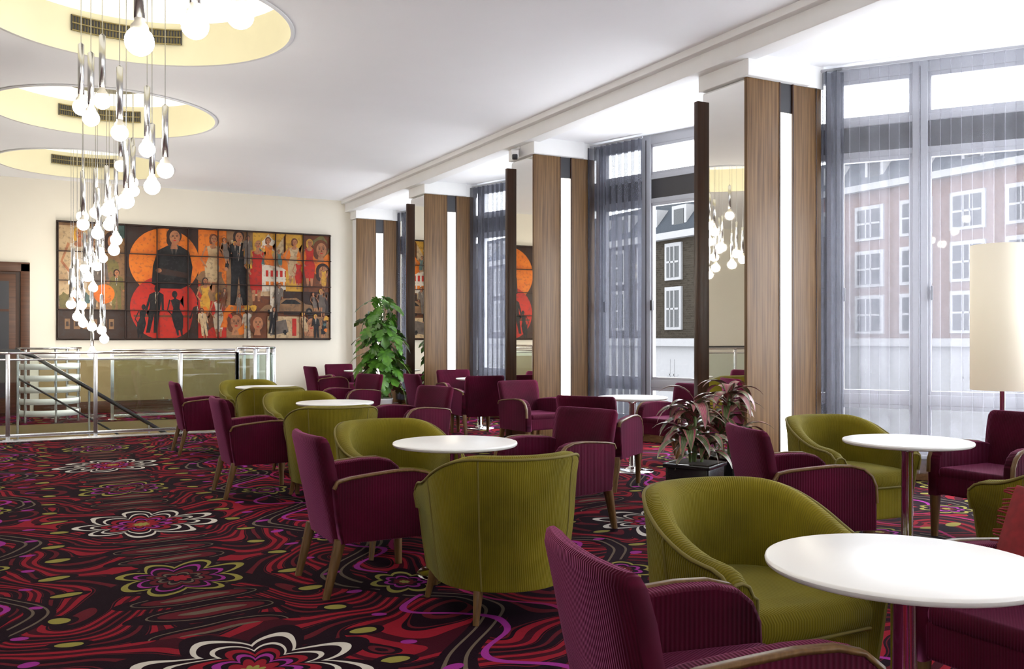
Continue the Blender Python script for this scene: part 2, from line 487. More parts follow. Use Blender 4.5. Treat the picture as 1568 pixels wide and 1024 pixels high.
# ------------------------------------------------------------------ columns
COLS = [-1.4, 2.4, 6.26, 10.16, 13.77, 17.24]
def column(y, length):
    mb = MB()
    b2(mb, 5.735, 6.60, .035, length, 0, 3.64, M_TRIM)
    b2(mb, 5.72, 6.11, 0, .04, 0.02, 3.65, M_WOOD, .004)
    b2(mb, 6.28, 6.64, 0, .04, 0.02, 3.65, M_WOOD, .004)
    b2(mb, 6.60, 6.64, .03, length, 0, 3.65, M_WOOD)
    b2(mb, 6.105, 6.12, -.005, .06, .02, 3.65, M_FIN); b2(mb, 6.27, 6.285, -.005, .06, .02, 3.65, M_FIN)
    b2(mb, 6.12, 6.27, .01, .034, .17, 3.38, M_STRIP)
    b2(mb, 6.12, 6.27, .012, .04, 3.38, 3.65, M_DARK)
    b2(mb, 6.12, 6.27, .012, .04, .02, .17, M_FIN)
    if length > .4:
        b2(mb, 5.715, 5.735, .03, length - .02, .12, 3.62, M_MIRROR)
        b2(mb, 5.715, 5.735, .03, length - .02, 0, .12, M_FIN)
        b2(mb, 5.645, 5.74, length - .03, length + .03, 0, 3.56, M_FIN, .006)
    b2(mb, 5.69, 6.45, -.05, length + .02, 3.652, 3.87, M_TRIM, .008)
    b2(mb, 6.45, 6.66, -.01, length, 3.652, 3.87, M_TRIM)
    mb.obj('mirrored_column', (0, y, 0))
for y in COLS: column(y, .62 if y < 17 else .30)
mb = MB()
box(mb, (0, 0, 0), (.10, .22, .10), M_TRIM, .015, Matrix.Rotation(.3, 4, 'X'))
box(mb, (0, -.12, -.035), (.07, .03, .07), M_DARK, .01, Matrix.Rotation(.3, 4, 'X'))
tube(mb, [(0, .05, .04), (.06, .07, .09)], .02, M_TRIM)
mb.obj('security_camera', (5.60, 10.45, 3.70), -.5)

# ------------------------------------------------------------------ door on far wall
mb = MB()
b2(mb, -1.55, .04, YE - .06, YE - .002, 0, 2.55, M_FIN)
for q in ((-1.6, -1.45, 0, 2.56), (-.08, .06, 0, 2.56), (-1.6, .06, 2.42, 2.58)):
    b2(mb, q[0], q[1], YE - .11, YE - .01, q[2], q[3], M_BASE, .008)
for x0, x1 in ((-1.38, -.78), (-.72, -.15)):
    b2(mb, x0, x1, YE - .085, YE - .06, .05, 2.38, M_BASE, .005)
    b2(mb, x0 + .10, x1 - .10, YE - .095, YE - .08, .3, 2.26, M_DARK)
    b2(mb, x0 + .10, x1 - .10, YE - .10, YE - .09, 1.75, 1.79, M_BASE)
tube(mb, [(-.70, YE - .14, 1.0), (-.70, YE - .14, 1.4)], .012, M_CHROME)
mb.obj('door_1')

# ------------------------------------------------------------------ film poster artwork
def flat(name, col, alt=None, ns=4):
    m, nt, out = new_mat('print_' + name)
    t = nt.nodes.new('ShaderNodeTexCoord')
    n1 = E(nt, noise(nt, t.outputs['Object'], ns, 6)); n2 = E(nt, noise(nt, t.outputs['Object'], ns * 4.5, 4))
    alt = alt or tuple(c * .35 + .02 for c in col)
    f = ((n1 - .45) * 3.0).max(0.0).min(1.0)
    c = cmix(nt, f, col, alt)
    g = ((n2 - .54) * 6.0).max(0.0).min(.55)
    c = cmix(nt, g, c, tuple(x * .3 + .02 for x in col))
    pbsdf(nt, out, c, .5, spec=.2); return m
P_OR = flat('orange', (.55, .13, .012), (.42, .065, .010)); P_RED = flat('red', (.38, .018, .010), (.28, .012, .008)); P_BK = flat('black', (.008, .006, .007))
P_BR = flat('brown', (.12, .036, .014), (.05, .016, .008)); P_CR = flat('cream', (.42, .29, .16), (.24, .12, .055)); P_YE = flat('yellow', (.48, .25, .03), (.34, .12, .015))
P_SK = flat('skin', (.34, .14, .065), (.21, .065, .03)); P_WH = flat('white', (.55, .47, .38), (.34, .23, .13)); P_DB = flat('darkbrown', (.03, .013, .009))
P_TN = flat('tan', (.20, .105, .05), (.09, .042, .019)); P_GY = flat('grey', (.11, .085, .07), (.05, .033, .026)); P_OL = flat('olive', (.14, .11, .035)); P_TE = flat('muted_teal', (.06, .10, .095), (.03, .05, .045))
mb = MB()
AX0, AX1, AZ0, AZ1 = .49, 5.25, 1.30, 3.30
FY = YE - .045
b2(mb, AX0 - .03, AX1 + .03, YE - .04, YE - .002, AZ0 - .03, AZ1 + .03, P_DB, .004)
lay = [0]
def S(pts, mat):
    lay[0] += 1
    y = FY - .0001 * lay[0]
    pp = [(AX0 + min(max(a, 0), 4.76), y, AZ0 + min(max(b, 0), 2.0)) for a, b in pts]
    mb.add(pp, [list(range(len(pp)))], mat, False)
def Rr(a0, a1, b0, b1, mat): S([(a0, b0), (a1, b0), (a1, b1), (a0, b1)], mat)
def Cc(a, b, r, mat, ry=None, n=40):
    ry = ry or r
    S([(a + r * math.cos(2 * PI * i / n), b + ry * math.sin(2 * PI * i / n)) for i in range(n)], mat)
def blob(a, b, r, mat, seed):
    q = random.Random(seed); n = 14
    S([(a + r * q.uniform(.5, 1.2) * math.cos(2 * PI * i / n), b + r * q.uniform(.5, 1.2) * math.sin(2 * PI * i / n)) for i in range(n)], mat)
def face(a, b, r, hair, skin=P_SK, turn=.1):
    Cc(a, b + r * .25, r * 1.05, hair, r * 1.15, 24)
    Cc(a - r * .5, b - r * .5, r * .55, hair, r * .8, 16)
    S([(a - r * .3, b - r * .8), (a + r * .3, b - r * .8), (a + r * .5, b - r * 1.7), (a - r * .5, b - r * 1.7)], skin)
    Cc(a + r * turn, b, r * .72, skin, r * .98, 24)
    for s in (-.28, .28): Cc(a + r * (turn + s), b + r * .12, r * .13, P_DB, r * .06, 8); Cc(a + r * (turn + s), b + r * .28, r * .2, P_DB, r * .045, 8)
    S([(a + r * turn, b + r * .1), (a + r * (turn + .12), b - r * .25), (a + r * (turn - .08), b - r * .25)], P_BR)
    Cc(a + r * turn, b - r * .48, r * .22, P_RED, r * .08, 10)
def person(a, b, h, suit, skin=P_SK, hair=P_DB, dress=False, lean=0):
    w = h * .14
    def q(x, y): return (a + x * w + lean * y * h, b + y * h)
    if dress:
        S([q(-.75, .80), q(-.2, .83), q(.2, .83), q(.75, .80), q(.48, .62), q(.9, .44), q(.7, .22), q(.5, .12), q(-.5, .12), q(-.7, .22), q(-.9, .44), q(-.48, .62)], suit)
        S([q(-.55, .18), q(-.1, .18), q(-.12, .04), q(-.2, 0), q(-.4, 0)], skin); S([q(.1, .18), q(.55, .18), q(.45, 0), q(.2, 0)], skin)
        S([q(-.75, .80), q(-1.3, .58), q(-.6, .45), q(-.7, .42), q(-1.5, .57), q(-.95, .82)], skin)
        S([q(.75, .80), q(1.2, .62), q(1.3, .90), q(1.15, .90), q(1.02, .68), q(.7, .74)], skin)
        Cc(*q(0, .80), w * .4, skin, w * .25, 12)
    else:
        S([q(-1.0, .81), q(-.4, .86), q(.4, .86), q(1.0, .81), q(1.3, .52), q(1.0, .48), q(.8, .66), q(.75, .40), q(.8, .0), q(.25, 0), q(.02, .40), q(-.25, 0), q(-.8, 0), q(-.7, .40), q(-.8, .66), q(-1.0, .48), q(-1.3, .52)], suit)
        S([q(-.25, .86), q(.25, .86), q(0, .60)], P_WH); S([q(-.07, .84), q(.07, .84), q(.05, .66), q(-.05, .66)], P_BK)
        Cc(*q(-1.18, .49), w * .18, skin, w * .2, 8); Cc(*q(1.18, .49), w * .18, skin, w * .2, 8)
    S([q(-.17, .82), q(.17, .82), q(.17, .89), q(-.17, .89)], skin)
    if skin is P_BK: Cc(*q(0, .935), w * .42, hair, w * .56, 20)
    else: face(*q(0, .93), w * .5, hair, skin)
q_ = random.Random(11)
Rr(0, 4.76, 0, 2, P_BR)
Rr(0, 1.06, .5, 2.0, P_TN); Rr(0, .62, .55, 1.95, P_CR); Rr(0, 1.06, 0, .5, P_DB)
for k in range(12): blob(q_.uniform(.1, 1.0), q_.uniform(.55, 1.95), q_.uniform(.06, .2), q_.choice([P_GY, P_CR, P_TN, P_OL, P_BR, P_TE]), k)
person(.30, .55, 1.35, P_WH, P_SK, P_YE, True, .02); person(.62, .5, 1.0, P_GY, P_SK, P_DB); face(.86, 1.70, .13, P_DB); person(.92, .5, .7, P_OL, P_SK, P_DB)
Cc(.72, .78, .17, P_OR)
for k, ww in enumerate((.08, .1, .07, .09, .1, .08)): Rr(.10 + .14 * k, .10 + .14 * k + ww, .16, .34, P_TN); Rr(.12 + .14 * k, .12 + .14 * k + ww * .5, .21, .29, P_DB)
Rr(1.06, 2.30, 0, 2.0, P_DB)
Cc(1.72, 1.38, .60, P_OR); Cc(1.72, .55, .58, P_RED)
S([(1.2, .42), (2.25, .42), (2.25, .38), (1.2, .38)], P_BR)
person(1.50, .10, .85, P_BK, P_BK, P_BK, lean=.12); person(1.98, .05, .80, P_BK, P_BK, P_BK, True, -.12); person(1.30, .0, .6, P_BK, P_BK, P_BK, True, .12); person(2.20, .08, .6, P_DB, P_BK, P_BK, lean=.2)
S([(1.50, .98), (1.52, 1.30), (1.60, 1.58), (1.78, 1.68), (1.98, 1.68), (2.14, 1.58), (2.20, 1.3), (2.16, .98), (2.0, .90), (1.65, .90)], P_BK)
S([(1.80, 1.70), (1.96, 1.70), (1.88, 1.42)], P_GY); S([(1.86, 1.68), (1.90, 1.68), (1.91, 1.45), (1.87, 1.42), (1.85, 1.45)], P_BK)
S([(1.6, 1.16), (2.1, 1.10), (2.12, 1.19), (1.62, 1.27)], P_DB); Cc(1.62, 1.22, .05, P_SK, .04); face(1.88, 1.83, .125, P_DB)
Rr(2.30, 2.80, 1.0, 2.0, P_OR); Rr(2.30, 2.80, 0, 1.0, P_RED); blob(2.55, 1.0, .3, P_TN, 41); blob(2.5, .35, .25, P_BR, 42)
person(2.52, .85, 1.05, P_CR, P_SK, P_BR, True, .05); person(2.42, .35, .75, P_YE, P_SK, P_DB, True); person(2.66, .03, .80, P_WH, P_SK, P_YE, True); person(2.42, .0, .5, P_GY, P_SK, P_DB, True)
Rr(2.80, 3.28, 0, 2.0, P_TN); blob(3.0, .35, .32, P_OR, 43); blob(3.1, 1.6, .3, P_CR, 44)
person(3.02, .62, 1.36, P_BK, P_SK, P_DB); face(2.96, .30, .14, P_BR); person(3.18, .0, .55, P_WH, P_SK, P_DB)
Rr(3.28, 3.86, .80, 2.0, P_CR); Rr(3.28, 3.90, 0, .80, P_BR); S([(3.28, 2), (3.9, 2), (3.4, 1.2), (3.28, 1.3)], P_YE); blob(3.6, 1.8, .18, P_WH, 45); blob(3.45, 1.5, .2, P_TE, 48)
person(3.34, .70, 1.15, P_RED, P_SK, P_YE, True, .03); person(3.60, 1.15, .75, P_OR, P_SK, P_BR, True, -.05); S([(3.45, .88), (3.98, .94), (3.98, 1.34), (3.45, 1.40)], P_WH)
for i in range(5): Rr(3.52 + .09 * i, 3.57 + .09 * i, 1.17, 1.29, P_RED); Rr(3.52 + .09 * i, 3.58 + .09 * i, 1.0, 1.08, P_OR)
Rr(3.9, 4.24, .9, 2.0, P_YE); blob(4.05, 1.5, .25, P_OR, 46); person(4.02, 1.05, .85, P_CR, P_SK, P_BR, True, .06); person(4.15, .95, .6, P_RED, P_SK, P_YE, True)
Rr(4.24, 4.76, .9, 2.0, P_BR); blob(4.5, 1.5, .35, P_OR, 47); blob(4.6, 1.8, .2, P_OL, 49); person(4.36, 1.0, .9, P_RED, P_SK, P_YE, True); face(4.58, 1.72, .14, P_BR); face(4.62, 1.28, .13, P_DB); person(4.64, .95, .45, P_YE, P_SK, P_BR, True)
Rr(3.86, 4.76, .45, .9, P_DB)
S([(3.40, .52), (3.50, .62), (3.70, .66), (3.85, .76), (4.10, .78), (4.28, .66), (4.5, .62), (4.55, .52)], P_TN); S([(3.80, .66), (3.9, .74), (4.08, .74), (4.2, .66)], P_BK); Cc(3.62, .52, .065, P_BK); Cc(4.35, .52, .065, P_BK); Cc(3.62, .52, .03, P_GY, n=12); Cc(4.35, .52, .03, P_GY, n=12)
person(4.62, .42, .5, P_GY, P_SK, P_DB, True)
Rr(3.55, 4.15, 0, .42, P_CR); Rr(4.15, 4.76, 0, .42, P_TN); S([(3.6, .05), (3.95, .12), (3.9, .36), (3.62, .30)], P_GY); face(4.38, .26, .13, P_DB); person(4.62, .0, .44, P_BK, P_SK, P_BR, True, .1); face(3.36, .28, .13, P_BR, P_SK)
Rr(3.60, 3.68, .1, 1.0, P_WH); Rr(4.02, 4.10, .05, .38, P_RED)
for k in range(16): blob(q_.uniform(2.4, 4.7), q_.uniform(.05, .6), q_.uniform(.03, .07), q_.choice([P_YE, P_BK, P_RED, P_TN, P_OR, P_TE]), 60 + k)
for k in range(14):
    a_ = q_.uniform(2.36, 4.66); person(a_, q_.choice([.0, .45, .95, 1.3]) + q_.uniform(0, .1), q_.uniform(.34, .55), q_.choice([P_TE, P_BR, P_CR, P_GY, P_YE, P_BK]), P_SK, q_.choice([P_DB, P_BR, P_YE]), q_.random() < .5, q_.uniform(-.15, .15))
yy = FY - .0001 * lay[0] - .004
for i in range(10):
    x = AX0 + 4.76 * i / 9; b2(mb, x - .007, x + .007, yy, YE - .03, AZ0 - .02, AZ1 + .02, P_DB)
for j in range(5):
    z = AZ0 + 2.0 * j / 4; b2(mb, AX0 - .02, AX1 + .02, yy, YE - .03, z - .007, z + .007, P_DB)
mb.obj('film_poster_artwork')

# ------------------------------------------------------------------ stairwell and balustrades
mb = MB()
b2(mb, -3, 3.2, 13.02, 13.1, -3, -.005, M_CREAM); b2(mb, -3, 3.2, 15.6, 15.7, -3, -.005, M_TAN)
b2(mb, 3.2, 3.28, 13.1, 15.6, -3, -.005, M_CREAM); b2(mb, -3.08, -3, 13.1, 15.6, -3, -.005, M_CREAM)
b2(mb, -3, 3.2, 13.1, 15.6, -3.1, -3, M_BASE)
mb.obj('wall_stairwell')
mb = MB()
for i in range(15):
    x = -1.6 + .3 * i; z = -.18 * (i + 1)
    b2(mb, x, x + .31, 13.2, 14.5, z - .18, z, M_BASE, .006); b2(mb, x - .01, x + .05, 13.2, 14.5, z - .02, z + .006, M_STEEL)
for y in (13.18, 14.52):
    mb.add([(-1.6, y, 0), (2.9, y, -2.7), (2.9, y, -2.95), (-1.6, y, -.35)], [[0, 1, 2, 3]], M_CREAM, False)
mb.obj('staircase')
mb = MB()
tube(mb, [(-1.7, 14.4, 1.12), (-.1, 14.4, 1.12), (.1, 14.4, 1.05), (1.7, 14.4, -.02), (3.0, 14.4, -.9)], .028, M_DARK, 8)
tube(mb, [(-.1, 14.4, .75), (1.5, 14.4, -.3), (3.0, 14.4, -1.3)], .015, M_DARK, 6)
for x, zt in ((-.1, 1.1), (.8, .58), (1.6, .05)): tube(mb, [(x, 14.4, zt - 1.35), (x, 14.4, zt)], .018, M_STEEL, 6)
mb.obj('stair_handrail')
def rail(mb, pts, h=1.13):
    for (x0, y0), (x1, y1) in zip(pts[:-1], pts[1:]):
        d = Vector((x1 - x0, y1 - y0, 0)); L = d.length
        M = Matrix.Translation((x0, y0, 0)) @ Matrix.Rotation(math.atan2(d.y, d.x), 4, 'Z')
        b2(mb, 0, L, -.03, .03, h - .03, h, M_CHROME, .008, M)
        b2(mb, .03, L - .03, -.006, .006, .10, h - .09, M_RGLASS, 0, M)
        b2(mb, 0, L, -.012, .012, .06, .10, M_STEEL, .003, M)
        b2(mb, 0, L, -.012, .012, h - .11, h - .085, M_STEEL, .003, M)
    for x, y in pts:
        b2(mb, x - .025, x + .025, y - .02, y + .02, 0, h - .02, M_STEEL, .004)
        b2(mb, x - .06, x + .06, y - .05, y + .05, .02, .035, M_STEEL, .004)
mb = MB()
rail(mb, [(-3, 13.05), (-2.3, 13.05), (-1.25, 13.05), (-.2, 13.05), (.8, 13.05), (1.85, 13.05), (2.6, 13.05)])
rail(mb, [(2.6, 13.05), (2.85, 13.08), (3.05, 13.18), (3.18, 13.35), (3.22, 13.6)], 1.18)
rail(mb, [(3.22, 13.6), (3.22, 14.6), (3.22, 15.6)], 1.18)
rail(mb, [(3.22, 15.66), (2.2, 15.66), (1.2, 15.66)])
b2(mb, -3, 3.25, 12.92, 13.12, .0, .03, M_STEEL, .004)
mb.obj('glass_balustrade')
mb = MB()
for z in (.10, .28, .46, .64, .82, 1.0):
    lathe(mb, [(.42, z), (.45, z), (.45, z + .09), (.42, z + .09), (.42, z)], (0, 0, 0), M_TRIM, 32, math.radians(150), math.radians(400))
lathe(mb, [(.40, 1.13), (.47, 1.13), (.47, 1.16), (.40, 1.16), (.40, 1.13)], (0, 0, 0), M_STEEL, 32, math.radians(150), math.radians(400))
for a in (150, 210, 270, 330, 400):
    a = math.radians(a); tube(mb, [(.435 * math.cos(a), .435 * math.sin(a), 0), (.435 * math.cos(a), .435 * math.sin(a), 1.13)], .022, M_STEEL, 8)
mb.obj('curved_slatted_balustrade', (.32, 16.15, 0), .2)

# ------------------------------------------------------------------ tub chair
def smooth(t): t = max(0, min(1, t)); return t * t * (3 - 2 * t)
def tub_chair():
    mb = MB()
    path = []
    for i in range(8): y = .31 * (1 - i / 7); path.append((.335 + .03 * smooth(i / 7), y, 1, 0))
    for i in range(1, 32):
        a = -PI * i / 32; path.append((.365 * math.cos(a), .375 * math.sin(a), math.cos(a), math.sin(a)))
    for i in range(8): y = .31 * i / 7; path.append((-(.335 + .03 * smooth(1 - i / 7)), y, -1, 0))
    loops = []; uvs = []; rim = []; ulen = 0; prev = None; outer = []
    for k, (x, y, nx, ny) in enumerate(path):
        if prev: ulen += math.hypot(x - prev[0], y - prev[1])
        prev = (x, y)
        h = .605 + .165 * smooth((.20 - y) / .50)
        e = min(k, len(path) - 1 - k)
        h -= (.05, .018, .004)[e] if e < 3 else 0
        fy = (.012, .003, 0)[e] if e < 3 else 0
        prof = [(.15, .84, 0), (.155, .865, 0), (.30, .92, 0), (.45, .965, 0), (h - .10, 1.0, 0), (h - .035, 1.02, .002), (h - .012, 1.02, -.004), (h, 1.01, -.022),
                (h + .002, 1.0, -.045), (h - .012, .99, -.070), (h - .045, .98, -.085), (.50, .97, -.10), (.38, .96, -.105), (.15, .9, -.10)]
        lp = []; uu = []
        for z, s, o in prof:
            lp.append((x * s + nx * o, (y - fy) * s + ny * o, z)); uu.append((ulen, z))
        loops.append(lp); uvs.append(uu); rim.append((lp[6][0] + nx * .003, lp[6][1] + ny * .003, lp[6][2]))
        outer.append(lp)
    loft(mb, loops, M_GREEN, True, True, True, uvs)
    tube(mb, rim, .007, M_GPIPE, 6)
    for e in (0, len(path) - 1):
        l = outer[e]; tube(mb, [l[i] for i in (1, 2, 3, 4, 5, 6, 7, 8, 9, 10, 11, 12)], .006, M_GPIPE, 6)
    for k in (7, 16, 30, 39):
        l = outer[k]; nx, ny = path[k][2:]
        tube(mb, [(l[i][0] + nx * .001, l[i][1] + ny * .001, l[i][2]) for i in range(1, 7)], .004, M_GPIPE, 5)
    out = [(.235, .285)] + [(.262 * math.cos(-PI * i / 16), .262 * math.sin(-PI * i / 16) - .01) for i in range(17)] + [(-.235, .285)]
    out = [(.262, .25)] + [(.262, .12)] + out[1:-1] + [(-.262, .12), (-.262, .25), (-.24, .30), (.0, .312), (.24, .30)]
    slab(mb, out, [(.15, .95), (.16, .97), (.335, .97), (.345, .94)], M_GREEN)
    slab(mb, out, [(.345, .94), (.36, .985), (.385, 1.0), (.42, 1.0), (.445, .97), (.458, .90), (.464, .7)], M_GREEN)
    tube(mb, [(x * .99, y * .99, .352) for x, y in out[-3:] + out[:2]], .006, M_GPIPE, 5)
    for sx, sy in ((1, 1), (-1, 1), (.8, -.82), (-.8, -.82)):
        x, y = .25 * sx, .26 * sy
        tube(mb, [(x, y, .17), (x * 1.12, y * 1.12, 0)], .026, M_OAK, 8, r1=.015)
    return mb.mesh('green_tub_chair')
TUB = tub_chair()

# ------------------------------------------------------------------ burgundy armchair
def arm_chair():
    mb = MB()
    box(mb, (0, .02, .345), (.47, .52, .13), M_BURG, .02)
    box(mb, (0, .035, .425), (.455, .50, .07), M_BURG, .028)
    levels = [(.26, -.235, .245, .06), (.40, -.25, .25, .075), (.55, -.275, .262, .075), (.70, -.305, .27, .07), (.775, -.325, .272, .062), (.80, -.332, .262, .045), (.808, -.335, .25, .02)]
    loops = []; uvs = []
    for z, y, hw, th in levels:
        lp = []; uu = []; n = 12
        def pt(x, oy): return (x, y + oy - .03 * (1 - (x / hw) ** 2) * min(1, (z - .26) / .3), z)
        for i in range(n + 1):
            x = -hw + 2 * hw * i / n; t = abs(2 * i / n - 1); o = th / 2 * (1 - .35 * max(0, (t - .8) / .2) ** 2)
            lp.append(pt(x, o)); uu.append((x, z))
        for i in range(n + 1):
            x = hw - 2 * hw * i / n; t = abs(2 * i / n - 1); o = th / 2 * (1 - .35 * max(0, (t - .8) / .2) ** 2)
            lp.append(pt(x, -o)); uu.append((x, z))
        loops.append(lp); uvs.append(uu)
    loft(mb, loops, M_BURG, True, True, True, uvs)
    prof = [(-.25, .27), (-.275, .42), (-.29, .55), (-.27, .585), (-.20, .60), (-.08, .612), (.04, .622), (.14, .62), (.21, .602), (.255, .565), (.28, .51), (.285, .42), (.285, .27)]
    cy, cz = 0, .44
    for s in (1, -1):
        lps = []; uv = []
        for x, k in ((.222, .95), (.228, .985), (.24, 1.0), (.285, 1.0), (.297, .985), (.303, .95)):
            lps.append([(s * x, cy + (y - cy) * k, cz + (z - cz) * k) for y, z in prof]); uv.append([(y, z) for y, z in prof])
        if s < 0: lps.reverse()
        loft(mb, lps, M_BURG, True, True, True, uv)
        rib = prof[2:-1]; L2 = []
        for i, (y, z) in enumerate(rib):
            a = rib[max(i - 1, 0)]; b = rib[min(i + 1, len(rib) - 1)]
            ty, tz = b[0] - a[0], b[1] - a[1]; q = math.hypot(ty, tz); ny, nz = -tz / q, ty / q
            if nz < 0 and abs(ty) > abs(tz): ny, nz = -ny, -nz
            L2.append([(s * .278, y + ny * .005, z + nz * .005), (s * .304, y + ny * .005, z + nz * .005), (s * .304, y - ny * .009, z - nz * .009), (s * .278, y - ny * .009, z - nz * .009)])
        loft(mb, L2, M_OAK, True)
        x = s * .262
        for y0, y1 in ((.255, .265), (-.245, -.32)):
            a, b = .024, .015
            top = [(x - a, y0 - a, .29), (x + a, y0 - a, .29), (x + a, y0 + a, .29), (x - a, y0 + a, .29)]
            bt = [(x - b, y1 - b, 0), (x + b, y1 - b, 0), (x + b, y1 + b, 0), (x - b, y1 + b, 0)]
            loft(mb, [bt, top], M_OAK, True, smooth=False)
    return mb.mesh('burgundy_armchair')
ARM = arm_chair()

def put(me, name, x, y, fx, fy):
    place(me, name, (x, y, 0), math.atan2(fy, fx) - PI / 2, True)
for x, y, fx, fy in [(2.04, 3.95, .08, 1), (2.05, 5.42, .05, -1), (2.2, 7.28, .1, 1), (2.39, 8.86, 0, -1), (2.43, 10.33, .05, 1), (2.5, 11.75, 0, -1),
                     (2.22, 2.40, -.05, -1), (4.80, 4.32, -.12, -1), (4.50, 2.66, 0, 1)]:
    put(TUB, 'green_tub_chair', x, y, fx, fy)
for x, y, fx, fy in [(1.64, 4.72, 1, 0), (1.74, 7.86, 1, 0), (1.82, 10.95, 1, 0), (1.50, 1.76, 1, -.2), (3.18, 5.36, -1, -.3), (4.5, 6.8, .82, .56),
                     (5.12, 9.1, .1, -1), (6.12, 7.8, -1, -.2), (5.05, 11.85, 1, 0), (5.92, 12.85, -.1, -1), (5.40, 11.18, .1, 1), (3.42, 8.62, -1, -.3),
                     (3.9, 12.0, -1, -.35), (4.75, 15.95, 1, .1), (5.32, 16.8, 0, -1), (5.55, 3.75, -1, 0), (3.86, 3.78, .93, -.35), (2.80, 1.72, -1, 0)]:
    put(ARM, 'burgundy_armchair', x, y, fx, fy)

# ------------------------------------------------------------------ tables
def table():
    mb = MB()
    lathe(mb, [(.0005, .70), (.30, .70), (.335, .706), (.343, .712), (.345, .720)], (0, 0, 0), M_EDGE, 72)
    lathe(mb, [(.345, .720), (.343, .7265), (.338, .728), (.0005, .728)], (0, 0, 0), M_WHITE, 72)
    lathe(mb, [(.14, .70), (.14, .69), (.04, .675), (.032, .66), (.032, .06), (.045, .035), (.12, .025), (.20, .018), (.215, .008), (.215, 0), (.0005, 0)], (0, 0, 0), M_CHROME, 40)
    return mb.mesh('round_cafe_table')
TAB = table()
for x, y in [(1.99, 1.60), (2.10, 4.62), (2.46, 8.02), (2.52, 11.0), (4.38, 3.5), (5.25, 7.36), (5.78, 11.86), (5.35, 15.75)]:
    place(TAB, 'round_cafe_table', (x, y, 0))

mb = MB(); n = 14; loops = []
for i in range(n + 1):
    a = -1 + 2 * i / n; lp = []
    for j in range(24):
        t = 2 * PI * j / 24; c, s_ = math.cos(t), math.sin(t)
        x = math.copysign(abs(c) ** .55, c) * .18 * (.94 + .06 * abs(a) ** 2); z = s_ * .055 * max(.05, (1 - a * a)) ** .5
        lp.append((x, a * .18, z))
    loops.append(lp)
loft(mb, loops, M_REDCUSH, True)
for i in range(26):
    x = -.17 + .34 * i / 25
    for s_ in (1, -1): tube(mb, [(x, s_ * .175, 0), (x + R.uniform(-.01, .01), s_ * .215, R.uniform(-.01, .01))], .0035, M_REDCUSH, 4)
o = mb.obj('fringed_red_cushion', (2.90, 1.76, .64)); o.rotation_euler = (0, math.radians(-64), 0)

# ------------------------------------------------------------------ pendants
def sphere(mb, c, r, mat, n=20):
    prof = [(max(.0005, r * math.sin(PI * i / 12)), -r * math.cos(PI * i / 12)) for i in range(13)]
    lathe(mb, prof, c, mat, n)
def pendant(mb, x, y, z, L=.42):
    sphere(mb, (x, y, z), .068, M_BULB)
    lathe(mb, [(.045, .050), (.040, .075), (.024, .095), (.0245, .12)], (x, y, z), M_BULBCAP, 14)
    lathe(mb, [(.0005, .11), (.026, .11), (.026, .12 + L), (.004, .14 + L), (.0005, .14 + L)], (x, y, z), M_STEEL, 14)
    tube(mb, [(x, y, z + .14 + L), (x, y, 4.42)], .0035, M_STEEL, 4)
def cluster(cy, L):
    mb = MB(); rr = random.Random(int(cy * 10))
    for q in L:
        dx, z = q[0], q[1]; dy = q[2] if len(q) > 2 else rr.uniform(-.32, .32)
        pendant(mb, RX + dx, cy + dy, z, .42 if z < 3.3 else .38)
    lathe(mb, [(.0005, .398), (.5, .398), (.5, .37), (.0005, .37)], (RX, cy, CZ), M_STEEL, 40)
    mb.obj('pendant_bulb_chandelier')
cluster(4.7, [(-.37, 2.72, 0), (-.10, 2.87, .1), (.08, 2.89, -.1), (-.25, 3.3, .3), (.3, 3.25, .2), (.2, 3.4, -.3)])
cluster(8.4, [(-.43, 3.29, .3), (-.29, 3.27, -.1), (-.37, 3.14, 0), (-.165, 3.0, -.2), (.08, 2.94, .1), (.19, 2.72, -.2), (.12, 2.62, .1), (-.07, 2.51, .3)])
cluster(12.1, [(.15, 3.36), (.31, 3.22), (.31, 3.10), (.14, 2.97), (.02, 2.86), (-.25, 2.76), (-.09, 2.85), (-.25, 2.65), (.06, 2.70), (-.09, 2.56), (.13, 2.51), (.12, 2.40)])
cluster(15.8, [(.19, 2.69), (.25, 2.59), (.05, 2.51), (-.05, 2.38), (.14, 2.43), (-.19, 2.18), (0, 2.25), (.09, 2.10), (-.14, 2.0), (-.24, 1.82), (-.09, 1.81), (-.14, 1.64), (.05, 1.48), (.19, 1.43), (.25, 1.29), (-.05, 1.54), (.07, 1.07, 0)])
cluster(1.0, [(-.3, 3.0), (.2, 3.1), (.0, 2.9), (.3, 3.3)])

# ------------------------------------------------------------------ floor lamp
m, nt, out = new_mat('lampshade_fabric')
d = nt.nodes.new('ShaderNodeBsdfDiffuse'); d.inputs[0].default_value = (.80, .76, .66, 1)
e = nt.nodes.new('ShaderNodeEmission'); e.inputs[0].default_value = (1, .88, .66, 1); e.inputs[1].default_value = .35
a = nt.nodes.new('ShaderNodeAddShader'); nt.links.new(d.outputs[0], a.inputs[0]); nt.links.new(e.outputs[0], a.inputs[1]); nt.links.new(a.outputs[0], out.inputs[0])
M_SHADE = m
mb = MB()
lathe(mb, [(.205, .93), (.21, .93), (.21, 1.97), (.205, 1.97), (.205, .93)], (0, 0, 0), M_SHADE, 48)
lathe(mb, [(.0005, 1.94), (.205, 1.94)], (0, 0, 0), M_SHADE, 32)
lathe(mb, [(.0005, .0), (.16, 0), (.16, .015), (.05, .03), (.022, .05), (.018, .3), (.018, .95), (.03, .96), (.03, 1.1), (.0005, 1.1)], (0, 0, 0), M_CHROME, 32)
for k in range(3):
    a_ = k * 2 * PI / 3; tube(mb, [(0, 0, 1.05), (.205 * math.cos(a_), .205 * math.sin(a_), 1.0)], .005, M_CHROME, 5)
mb.obj('floor_lamp', (6.2, 4.15, 0))

